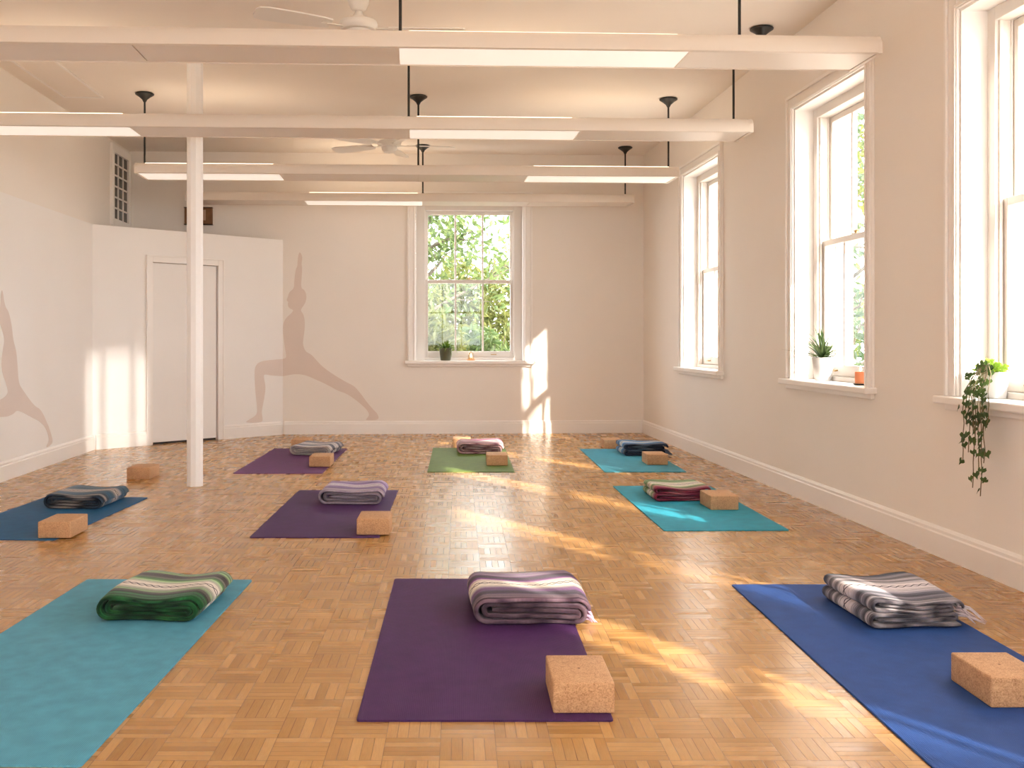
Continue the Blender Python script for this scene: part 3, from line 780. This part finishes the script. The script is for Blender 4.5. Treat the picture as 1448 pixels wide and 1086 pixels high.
st_purple = [(0, (104, 80, 96)), (.04, (132, 108, 120)), (.08, (74, 54, 70)), (.10, (124, 100, 112)), (.13, (86, 60, 92)), (.18, (50, 42, 56)), (.24, (94, 70, 104)), (.29, (126, 72, 134)), (.33, (176, 150, 176)), (.37, CR), (.44, CR), (.52, CR), (.58, CR), (.61, (150, 90, 156)), (.66, (100, 46, 110)), (.70, (70, 52, 78)), (.74, (48, 40, 52)), (.79, (120, 80, 124)), (.83, (166, 146, 164)), (.88, (110, 80, 116)), (.94, (150, 134, 140)), (1, (128, 108, 116))]
st_green = [(0, (22, 56, 34)), (.04, (46, 108, 62)), (.08, (24, 44, 32)), (.12, (52, 116, 68)), (.16, (34, 36, 34)), (.22, (92, 84, 80)), (.26, (136, 166, 122)), (.31, (196, 196, 176)), (.36, (220, 210, 198)), (.50, (224, 214, 204)), (.56, (206, 208, 186)), (.61, (140, 176, 120)), (.66, (80, 130, 76)), (.71, (120, 116, 108)), (.76, (62, 54, 56)), (.83, (70, 58, 62)), (.88, (146, 172, 126)), (.93, (62, 128, 70)), (.97, (190, 200, 176)), (1, (60, 120, 66))]
st_grey = [(0, (150, 142, 150)), (.03, (60, 58, 68)), (.07, (190, 182, 188)), (.10, (60, 60, 72)), (.13, (90, 88, 100)), (.17, (130, 124, 136)), (.22, (64, 66, 80)), (.28, (106, 104, 118)), (.34, (170, 162, 172)), (.40, (216, 206, 208)), (.48, (220, 210, 212)), (.58, (222, 212, 212)), (.63, (186, 178, 184)), (.68, (104, 98, 104)), (.72, (196, 186, 190)), (.77, (132, 124, 128)), (.82, (88, 84, 92)), (.87, (178, 170, 176)), (.91, (84, 86, 100)), (.96, (40, 46, 62)), (1, (44, 50, 68))]
st_petrol = [(0, (58, 72, 88)), (.05, (34, 42, 54)), (.10, (150, 140, 136)), (.13, (40, 60, 78)), (.16, (52, 78, 98)), (.26, (40, 84, 112)), (.34, (70, 100, 120)), (.42, (160, 148, 142)), (.52, (196, 180, 168)), (.60, (140, 134, 134)), (.66, (66, 98, 120)), (.76, (38, 74, 100)), (.84, (90, 112, 128)), (.92, (52, 80, 98)), (1, (34, 46, 60))]
st_lav = [(0, (150, 134, 148)), (.08, (172, 158, 172)), (.16, (134, 108, 150)), (.24, (112, 82, 140)), (.30, (170, 146, 184)), (.38, (212, 200, 212)), (.52, (218, 208, 216)), (.58, (176, 152, 190)), (.66, (120, 84, 148)), (.74, (104, 72, 132)), (.80, (190, 170, 198)), (.88, (136, 104, 156)), (.94, (200, 186, 204)), (1, (150, 130, 160))]
st_maroon = [(0, (120, 40, 66)), (.06, (140, 48, 76)), (.12, (176, 120, 128)), (.18, (150, 140, 110)), (.26, (110, 136, 86)), (.32, (190, 190, 160)), (.38, (224, 212, 198)), (.56, (226, 214, 200)), (.63, (190, 196, 164)), (.70, (118, 152, 92)), (.78, (76, 116, 66)), (.84, (160, 178, 136)), (.90, (96, 140, 84)), (1, (150, 172, 124))]
st_slate = [(0, (196, 186, 186)), (.06, (214, 204, 200)), (.13, (180, 170, 172)), (.2, (90, 90, 106)), (.28, (60, 62, 80)), (.36, (196, 186, 188)), (.5, (222, 212, 206)), (.58, (200, 190, 190)), (.66, (110, 104, 116)), (.74, (72, 72, 88)), (.8, (190, 180, 184)), (.9, (108, 104, 114)), (1, (80, 80, 92))]
st_pink = [(0, (206, 172, 176)), (.05, (140, 92, 110)), (.09, (214, 184, 186)), (.12, (150, 104, 120)), (.16, (206, 176, 178)), (.24, (196, 140, 162)), (.32, (224, 200, 200)), (.44, (230, 212, 206)), (.54, (222, 184, 194)), (.62, (190, 100, 140)), (.7, (156, 54, 100)), (.78, (140, 44, 90)), (.86, (206, 160, 176)), (.93, (150, 60, 104)), (1, (176, 110, 140))]
st_blue = [(0, (44, 58, 84)), (.06, (30, 40, 60)), (.1, (120, 136, 156)), (.13, (40, 62, 96)), (.18, (52, 92, 134)), (.26, (40, 104, 160)), (.34, (120, 158, 188)), (.42, (206, 206, 206)), (.54, (214, 210, 206)), (.6, (130, 166, 192)), (.68, (44, 112, 166)), (.78, (34, 92, 146)), (.84, (150, 178, 196)), (.9, (48, 112, 164)), (1, (36, 84, 130))]
K = (54, 46, 58)
M_fr_w = plain('pale_fringe', srgb(206, 194, 202), .95, None, .15, nscale=60); M_fr_p = plain('lilac_fringe', srgb(176, 150, 182), .95, None, .2, nscale=60); M_fr_b = plain('navy_fringe', srgb(90, 104, 130), .95, None, .2, nscale=60)
B = blanket_mat
blanket('roll', .05, 3.90, .43, .47, .112, B('blanket_purple', st_purple, K, .475), 'thick purple and cream striped folded blanket on the front purple mat', 3, rot=.04, fringe=(-.235, -.10, .05, .035, M_fr_p))
blanket('roll', -1.385, 3.95, .385, .46, .106, B('blanket_green', st_green, K, .43), 'green, cream and black striped folded blanket on the pale turquoise mat', 12, rot=-.05, sag=.016)
blanket('stack', 1.53, 3.86, .36, .47, .115, B('blanket_grey', st_grey, K, .50), 'white, grey and black striped folded blanket on the royal blue mat', 21, rot=.03, fringe=(-.225, -.02, .10, .10, M_fr_w), sag=.016)
blanket('roll', -2.66, 6.56, .38, .46, .095, B('blanket_petrol', st_petrol, (40, 36, 44), .50), 'petrol blue, beige and black folded blanket on the petrol blue mat', 31, rot=-.03, sag=.012)
blanket('roll', -.915, 6.71, .40, .44, .11, B('blanket_lavender', st_lav, (70, 52, 96), .47), 'lavender and white striped folded blanket on the dark purple second row mat', 41, sag=.010)
blanket('stack', 1.30, 6.86, .37, .44, .10, B('blanket_maroon', st_maroon, K, .47), 'green and cream folded blanket with maroon layers on the bright aqua mat', 51, rot=.02, sag=.014)
blanket('roll', -1.545, 9.53, .37, .44, .10, B('blanket_slate', st_slate, K, .47), 'white and slate grey folded blanket on the plum mat', 61, rot=-.16, sag=.010)
blanket('roll', -.02, 9.64, .42, .44, .115, B('blanket_pink', st_pink, (110, 50, 84), .44), 'pink, magenta and cream folded blanket on the olive green mat', 71, sag=.008)
blanket('stack', 1.515, 9.5, .40, .44, .115, B('blanket_blue', st_blue, (40, 44, 60), .48), 'blue and white folded blanket with navy layers on the back right aqua mat', 81, rot=.03, fringe=(-.215, -.05, .06, .06, M_fr_b), sag=.008)
# ------------------------------------------------------------------ plants and candles on the sills
def blade(m, base, ang, lean, ln, w, droop, n=9, mi=0):
    d = Vector((math.cos(ang), math.sin(ang), 0)); sd = Vector((-d.y, d.x, 0))
    pts = []; p = Vector(base); el = lean
    for k in range(n+1):
        f = k/n; ww = w*(1-f**2.2)*(.55+.45*min(1, f*4)); pts.append((p.copy(), max(ww, .0004)))
        p += (d*math.cos(el)+Vector((0, 0, 1))*math.sin(el))*ln/n; el -= droop/n
    vs = []
    for p, ww in pts: vs += [p-sd*ww+Vector((0, 0, ww*.5)), p, p+sd*ww+Vector((0, 0, ww*.5))]
    fs = []
    for k in range(n): fs += [(3*k, 3*k+1, 3*k+4, 3*k+3), (3*k+1, 3*k+2, 3*k+5, 3*k+4)]
    m._add(vs, fs, mi)
def pot(parent, r0, r1, h, m_):
    m = MB(); m.lathe([(r0*.9, 0), (r0, .006), (r1*.985, h-.012), (r1, h-.006), (r1, h), (r1-.007, h), (r1-.01, h-.02)], 32, cap=False)
    m.lathe([(.001, 0), (r0*.9, 0)], 32, cap=False)
    m.build('pot', m_, parent, smooth='auto')
    m = MB(); m.lathe([(r1-.0095, h-.024), (r1*.5, h-.014), (.001, h-.011)], 24, cap=False); m.build('soil', M_soil, parent)
# spiky plant on the middle right sill
rnd = random.Random(4)
q = onplane(1164, 538, (XR+.075, 0, 0), (1, 0, 0))
Pl = empty('potted_plant', (q.x, q.y, SR+.0005)); tag(Pl, 'spiky grass leaved plant in a white pot on the sill beside the orange candle', 'plant')
pot(Pl, .052, .072, .155, M_potw)
m = MB()
for k in range(80):
    a = rnd.uniform(0, 2*PI); le = rnd.uniform(.40, 1.5); ln = rnd.uniform(.17, .27)
    if math.cos(a) > .3: ln *= .62
    blade(m, (rnd.uniform(-.02, .02), rnd.uniform(-.02, .02), .14), a, le, ln, rnd.uniform(.0055, .0085), rnd.uniform(.25, 1.1))
m.build('leaves', M_spider, Pl, smooth=True)
# fern in an olive pot on the end sill
q = onplane(630, 510, (0, YB+.06, 0), (0, 1, 0))
Pl = empty('potted_plant', (q.x, YB+.04, SB+.0005)); tag(Pl, 'bushy green fern in a dark olive pot on the end window sill', 'plant')
pot(Pl, .058, .076, .145, M_potg)
m = MB()
for k in range(60):
    a = rnd.uniform(0, 2*PI); le = rnd.uniform(.15, 1.4); ln = rnd.uniform(.11, .19)
    if math.sin(a) > .2: ln *= .55; le = max(le, .7)
    blade(m, (rnd.uniform(-.03, .03), rnd.uniform(-.03, .03), .13), a, le, ln, rnd.uniform(.007, .011), rnd.uniform(.8, 2.3))
m.build('leaves', M_fern, Pl, smooth=True)
# trailing ivy on the nearest sill
q = onplane(1407, 561, (XR+.085, 0, 0), (1, 0, 0))
Iv = empty('trailing_ivy', (q.x, q.y, SR+.0005)); tag(Iv, 'trailing ivy in a white pot hanging over the edge of the nearest sill', 'plant')
pot(Iv, .050, .062, .125, M_potw)
def ivy_leaf(m, c, s, nrm, rollv, mi=0):
    shp = [(0, -.15), (.28, -.42), (.52, -.12), (.40, .12), (.16, .30), (0, .72), (-.16, .30), (-.40, .12), (-.52, -.12), (-.28, -.42)]
    nrm = Vector(nrm).normalized(); u = nrm.cross(Vector((0, 0, 1)))
    if u.length < 1e-3: u = Vector((1, 0, 0))
    u.normalize(); v = -(u.cross(nrm)); v = v if v.z < 0 else -v
    cr, sr = math.cos(rollv), math.sin(rollv)
    vs = [Vector(c)]
    for a, b2 in shp:
        aa, bb2 = a*cr-b2*sr, a*sr+b2*cr
        vs.append(Vector(c)+(u*aa+v*bb2)*s-nrm*abs(a)*s*.25)
    m._add(vs, [(0, i, i % 10+1) for i in range(1, 11)], mi)
vm = MB(); lm = MB(); tm = MB()
ox = XR-q.x                                    # wall face, local x
# hang points in the picture, turned into places just in front of the wall and sill edge
tips = [(1361, 655), (1371, 640), (1377, 690), (1384, 668), (1388, 702), (1392, 655), (1381, 630), (1367, 600), (1390, 610), (1396, 600), (1378, 610)]
for (tx, ty) in tips:
    e = onplane(tx, ty, (XR-.10, 0, 0), (1, 0, 0))-Vector((q.x, q.y, SR))
    e2 = onplane(tx+rnd.uniform(-4, 4), 563, (XR-.095, 0, 0), (1, 0, 0))-Vector((q.x, q.y, SR))
    pts = [Vector((-.02, .0, .115)), Vector((-.06, .02+e2.y*.25, .165)), Vector((-.115, e2.y*.62, .12)), Vector((e2.x+.005, e2.y*.92, .045))]
    L0 = max(.1, -e.z); nseg = max(4, int(L0/.05))
    for k in range(nseg+1):
        f = k/nseg
        pts.append(Vector((e2.x+(e.x-e2.x)*f-.004*rnd.random(), e2.y+(e.y-e2.y)*f+rnd.uniform(-.010, .010), .01-(L0+.01)*f)))
    vm.tube(pts, [.0022]*len(pts), 5)
    for i in range(1, len(pts)):
        for _ in range(1 if i < 6 else (1 if rnd.random() < .85 else 2)):
            c = pts[i].lerp(pts[i-1], rnd.random())+Vector((rnd.uniform(-.018, .004), rnd.uniform(-.030, .030), rnd.uniform(-.01, .01)))
            ivy_leaf(lm, c, rnd.uniform(.026, .040), (-1, rnd.uniform(-.9, .5), rnd.uniform(-.2, .7)), rnd.uniform(-.7, .7))
for k in range(80):
    a = rnd.uniform(0, 2*PI); r_ = rnd.uniform(.0, .085)
    c = Vector((r_*math.cos(a)*.75-.02, r_*math.sin(a)*1.05-.005, .128+rnd.uniform(0, .055)*(1.25-r_/.1)))
    ivy_leaf(tm, c, rnd.uniform(.020, .032), (rnd.uniform(-1, .6), rnd.uniform(-1, 1), rnd.uniform(.3, 1.3)), rnd.uniform(-3, 3))
for k in range(26):
    blade(tm, (rnd.uniform(-.02, .02), rnd.uniform(-.03, .03), .115), rnd.uniform(0, 2*PI), rnd.uniform(.7, 1.3), rnd.uniform(.06, .11), .0045, rnd.uniform(.4, 1.2))
for k in range(34):
    c = Vector((rnd.uniform(-.125, -.065), rnd.uniform(-.02, .085), rnd.uniform(-.04, .135)))
    ivy_leaf(lm, c, rnd.uniform(.024, .036), (-1, rnd.uniform(-.9, .5), rnd.uniform(-.2, .9)), rnd.uniform(-.9, .9))
vm.build('vines', M_vine, Iv, smooth=True); part_label(lm.build('trailing_leaves', M_ivy, Iv), 'dark hanging ivy leaves'); part_label(tm.build('crown_leaves', M_ivytop, Iv), 'bright young leaves above the pot')
# candles
M_wax = plain('orange_wax', srgb(228, 146, 98), .5); M_wax.node_tree.nodes['Principled BSDF'].inputs['Subsurface Weight'].default_value = .2
def flame(parent, z, s):
    m = MB(); m.lathe([(.001, 0), (.010*s, .008*s), (.013*s, .020*s), (.008*s, .040*s), (.0008, .062*s)], 14, (0, 0, z)); m.build('flame', M_flame, parent, smooth=True)
q = onplane(1217, 542, (XR+.045, 0, 0), (1, 0, 0))
Ca = empty('pillar_candle', (q.x, q.y, SR+.0005)); tag(Ca, 'orange pillar candle on a dark dish on the right wall sill', 'candle')
m = MB(); m.lathe([(.034, 0), (.041, .003), (.043, .009), (.038, .009), (.035, .006)], 28); m.build('dish', M_black, Ca, smooth='auto')
m = MB(); m.lathe([(.0335, .009), (.0335, .076), (.031, .081), (.026, .079), (.012, .074), (.001, .073)], 28); m.build('wax', M_wax, Ca, smooth='auto')
m = MB(); m.tube([(0, 0, .073), (.001, 0, .085)], .0014, 6); m.build('wick', M_black, Ca)
flame(Ca, .082, .6)
q = onplane(666, 510, (0, YB+.05, 0), (0, 1, 0))
Ca = empty('tealight_candle', (q.x, YB+.05, SB+.0005)); tag(Ca, 'small lit tealight in clear glass on the end window sill', 'candle')
M_cup = glass('clear_cup', (.97, .93, .88, 1), .10)
m = MB(); m.lathe([(.040, 0), (.050, .003), (.050, .010), (.036, .012)], 24); part_label(m.build('saucer', plain('amber_saucer', srgb(222, 160, 96), .5), Ca, smooth='auto'), 'amber saucer')
m = MB(); m.lathe([(.038, .012), (.036, .06), (.026, .105), (.024, .105), (.034, .06), (.036, .013)], 24, cap=False); m.build('glass_cup', M_cup, Ca, smooth=True)
m = MB(); m.lathe([(.028, .013), (.028, .032), (.001, .033)], 20); m.build('wax', plain('amber_wax', srgb(240, 190, 110), .5), Ca)
flame(Ca, .034, .9)
# ------------------------------------------------------------------ garden outside
m = MB(); m.box(-30, 40, -25, 45, -.62, -.5)
tag(m.build('ground', plain('pale_gravel', (.45, .42, .36, 1), .95, (4, .4, .02), .12, nscale=2)), 'pale gravel ground outside the windows', 'ground', kind='structure')
def leaves_mesh(m, pts, size, rnd, squash=.5):
    for p in pts:
        s = size*rnd.uniform(.6, 1.35)
        n = Vector((rnd.gauss(0, 1), rnd.gauss(0, 1), rnd.gauss(0, 1)+.4)).normalized()
        u = n.cross(Vector((rnd.gauss(0, 1), rnd.gauss(0, 1), rnd.gauss(0, 1)))).normalized(); v = n.cross(u)
        p = Vector(p)
        m._add([p-u*s, p-v*s*squash*.8-u*s*.2+n*s*.12, p+u*s, p+v*s*squash*.8-u*s*.2+n*s*.12], [(0, 1, 2), (0, 2, 3)])
def tree(name, base, h, spread, nleaf, size, lm_, label, cat, seed, lean=(0, 0), nb=9, trunk=.11, clear=.35, group=None):
    rnd = random.Random(seed); T = empty(name, base); tag(T, label, cat, group)
    m = MB(); tips = []
    top = Vector((lean[0], lean[1], h*.85))
    tp = [Vector((0, 0, 0))+top*f+Vector((math.sin(f*5+seed)*.12*f, math.cos(f*4+seed)*.12*f, 0)) for f in [k/7 for k in range(8)]]
    m.tube(tp, [trunk*(1-.75*k/7) for k in range(8)], 8)
    for i in range(nb):
        f = clear+(1-clear)*(i+rnd.random())/nb
        st_ = Vector((0, 0, 0)).lerp(top, f)+Vector((math.sin(f*5+seed)*.12*f, math.cos(f*4+seed)*.12*f, 0))
        a = i*2.4+rnd.uniform(-.4, .4); ln = spread*rnd.uniform(.6, 1.1)*(1.15-.5*f)
        d = Vector((math.cos(a), math.sin(a), rnd.uniform(.15, .7)))
        bp_ = [st_+d*ln*k/5+Vector((rnd.uniform(-.06, .06), rnd.uniform(-.06, .06), .05*math.sin(k)))*k*.6 for k in range(6)]
        m.tube(bp_, [trunk*.42*(1-.15*k)*(1.1-.5*f) for k in range(6)], 6)
        for j in (2, 3, 4, 5):
            a2 = rnd.uniform(0, 2*PI); d2 = Vector((math.cos(a2), math.sin(a2), rnd.uniform(-.3, .8)))*ln*.38
            sp_ = [bp_[j]+d2*k/3+Vector((rnd.uniform(-.03, .03), rnd.uniform(-.03, .03), 0))*k for k in range(4)]
            m.tube(sp_, [trunk*.12, trunk*.10, trunk*.07, trunk*.03], 5); tips += sp_[1:]+[bp_[j]]
    m.build('branches', M_bark, T, smooth=True)
    lmsh = MB(); P_ = []
    for k in range(nleaf):
        c = rnd.choice(tips); g = spread*.13
        P_.append((c.x+rnd.gauss(0, g), c.y+rnd.gauss(0, g), c.z+rnd.gauss(0, g*.8)))
    leaves_mesh(lmsh, P_, size, rnd); lmsh.build('foliage', lm_, T)
    return T
def shrub(base, r, h, nleaf, size, lm_, label, seed, group='shrubs beyond the end window'):
    rnd = random.Random(seed); T = empty('garden_shrub', base); tag(T, label, 'shrub', group)
    m = MB()
    for k in range(7):
        a = rnd.uniform(0, 6.28); e = Vector((math.cos(a)*r*.6, math.sin(a)*r*.6, h*rnd.uniform(.6, .95)))
        m.tube([Vector((0, 0, 0)), e*.5+Vector((0, 0, .1)), e], [.025, .018, .006], 5)
    m.build('stems', M_bark, T)
    lmsh = MB(); P_ = []
    for k in range(nleaf):
        while True:
            u = Vector((rnd.uniform(-1, 1), rnd.uniform(-1, 1), rnd.uniform(-1, 1)))
            if .35 < u.length < 1+.12*math.sin(u.x*9)*math.sin(u.z*8+seed): break
        P_.append((u.x*r, u.y*r, h*.52+u.z*h*.5))
    leaves_mesh(lmsh, P_, size, rnd, .35); lmsh.build('foliage', lm_, T)
# beyond the end window
tree('garden_tree', (-.55, 16.6, -.5), 5.2, 1.9, 2600, .085, M_leafA, 'leafy green tree with crooked branches seen at left through the end window', 'tree', 5, lean=(.9, .9), nb=11)
tree('garden_tree', (3.3, 21.5, -.5), 5.2, 1.7, 900, .07, M_leafB, 'thin branched tree with sparse yellow leaves seen at right through the end window', 'tree', 9, lean=(-.5, 0), nb=10, trunk=.07)
shrub((.2, 14.4, -.5), .7, 1.95, 2600, .10, M_leafB, 'yellow green shrub seen low at left in the end window', 1)
shrub((1.0, 15.7, -.5), .65, 1.75, 2400, .11, M_leafA, 'broad leaved green shrub seen low in the middle of the end window', 2)
shrub((2.45, 16.2, -.5), .7, 1.9, 2400, .10, M_leafC, 'dusty green shrub seen low at right in the end window', 3)
shrub((1.0, 19.6, -.5), 1.3, 3.1, 5200, .12, M_leafB, 'tall pale shrub behind the others beyond the end window', 4)
# beyond the right-hand windows
tree('garden_tree', (5.4, 13.6, -.5), 5.4, 1.6, 1300, .07, M_leafC, 'tree with bare crooked twigs seen through the right wall windows', 'tree', 14, nb=12, trunk=.09, clear=.15)
tree('garden_tree', (7.3, 17.2, -.5), 5.5, 2.0, 2200, .09, M_leafB, 'pale tree farther off seen through the right wall windows', 'tree', 17, nb=11, clear=.12)
shrub((4.2, 10.6, -.5), .8, 2.1, 1100, .09, M_leafC, 'green shrub seen low through the right wall windows', 6, 'shrubs beyond the right wall')
# trees on the sunny side whose crowns dapple the sunlight
tree('shade_tree', (6.9, -5.1, -.5), 7.6, 1.9, 800, .11, M_leafA, 'tall tree outside that dapples the sun over the front mats', 'tree', 23, nb=13, clear=.45)
tree('shade_tree', (6.9, 3.0, -.5), 7.6, 2.0, 420, .09, M_leafC, 'sparse tree outside that throws branch shadows on the end wall', 'tree', 31, nb=12, trunk=.10, clear=.5)
tree('added_dapple_tree', (9.6, -2.7, -.5), 4.0, 1.0, 260, .08, M_leafC, 'young tree added outside to dapple the spot lamp, between the two tall shade trees', 'tree', 37, nb=9, trunk=.05, clear=.3)  # unseen tree added in the spot lamp's beam to break it up
# ------------------------------------------------------------------ light
w = bpy.data.worlds.new('World'); S.world = w; w.use_nodes = True
nt = w.node_tree; bg = nt.nodes['Background']
bg.inputs[0].default_value = (.93, .97, 1.0, 1); bg.inputs[1].default_value = 8.0
sun = bpy.data.lights.new('sun', 'SUN'); sun.energy = 13; sun.angle = math.radians(.9); sun.color = (1, .90, .76)
so = bpy.data.objects.new('sun', sun); COL.objects.link(so)
dirv = Vector((-.52, .854, -.50))
so.rotation_euler = dirv.to_track_quat('-Z', 'Y').to_euler()
so.location = (10, -10, 12)
# added spot lamp for the partition's sun patch, entering through the third window
sp = bpy.data.lights.new('added_patch_spot', 'SPOT'); sp.energy = 17000; sp.color = (1, .93, .84); sp.shadow_soft_size = .12
sp.spot_size = math.radians(4.6); sp.spot_blend = .35
spo = bpy.data.objects.new('added_patch_spot', sp); COL.objects.link(spo)
tgt = Vector((2.85, 4.3, 1.75)); dv2 = Vector((-.676, .706, -.215)).normalized()
spo.location = tgt-dv2*20; spo.rotation_euler = dv2.to_track_quat('-Z', 'Y').to_euler()
# ------------------------------------------------------------------ camera
cam = bpy.data.cameras.new('camera'); co = bpy.data.objects.new('camera', cam); COL.objects.link(co)
cam.sensor_width = 36; cam.lens = 36*F/1448
cam.shift_x = (724-PX)/1448; cam.shift_y = -(543-PY)/1448
cam.clip_start = .05
co.location = (0, 0, EYE); co.rotation_euler = (PI/2, 0, -TH)
S.camera = co
S.view_settings.view_transform = 'Standard'; S.view_settings.look = 'None'
S.view_settings.exposure = .37; S.view_settings.gamma = 1; S.view_settings.use_curve_mapping = False
S.cycles.max_bounces = 12; S.cycles.diffuse_bounces = 8; S.cycles.transparent_max_bounces = 12
S.cycles.sample_clamp_indirect = 6
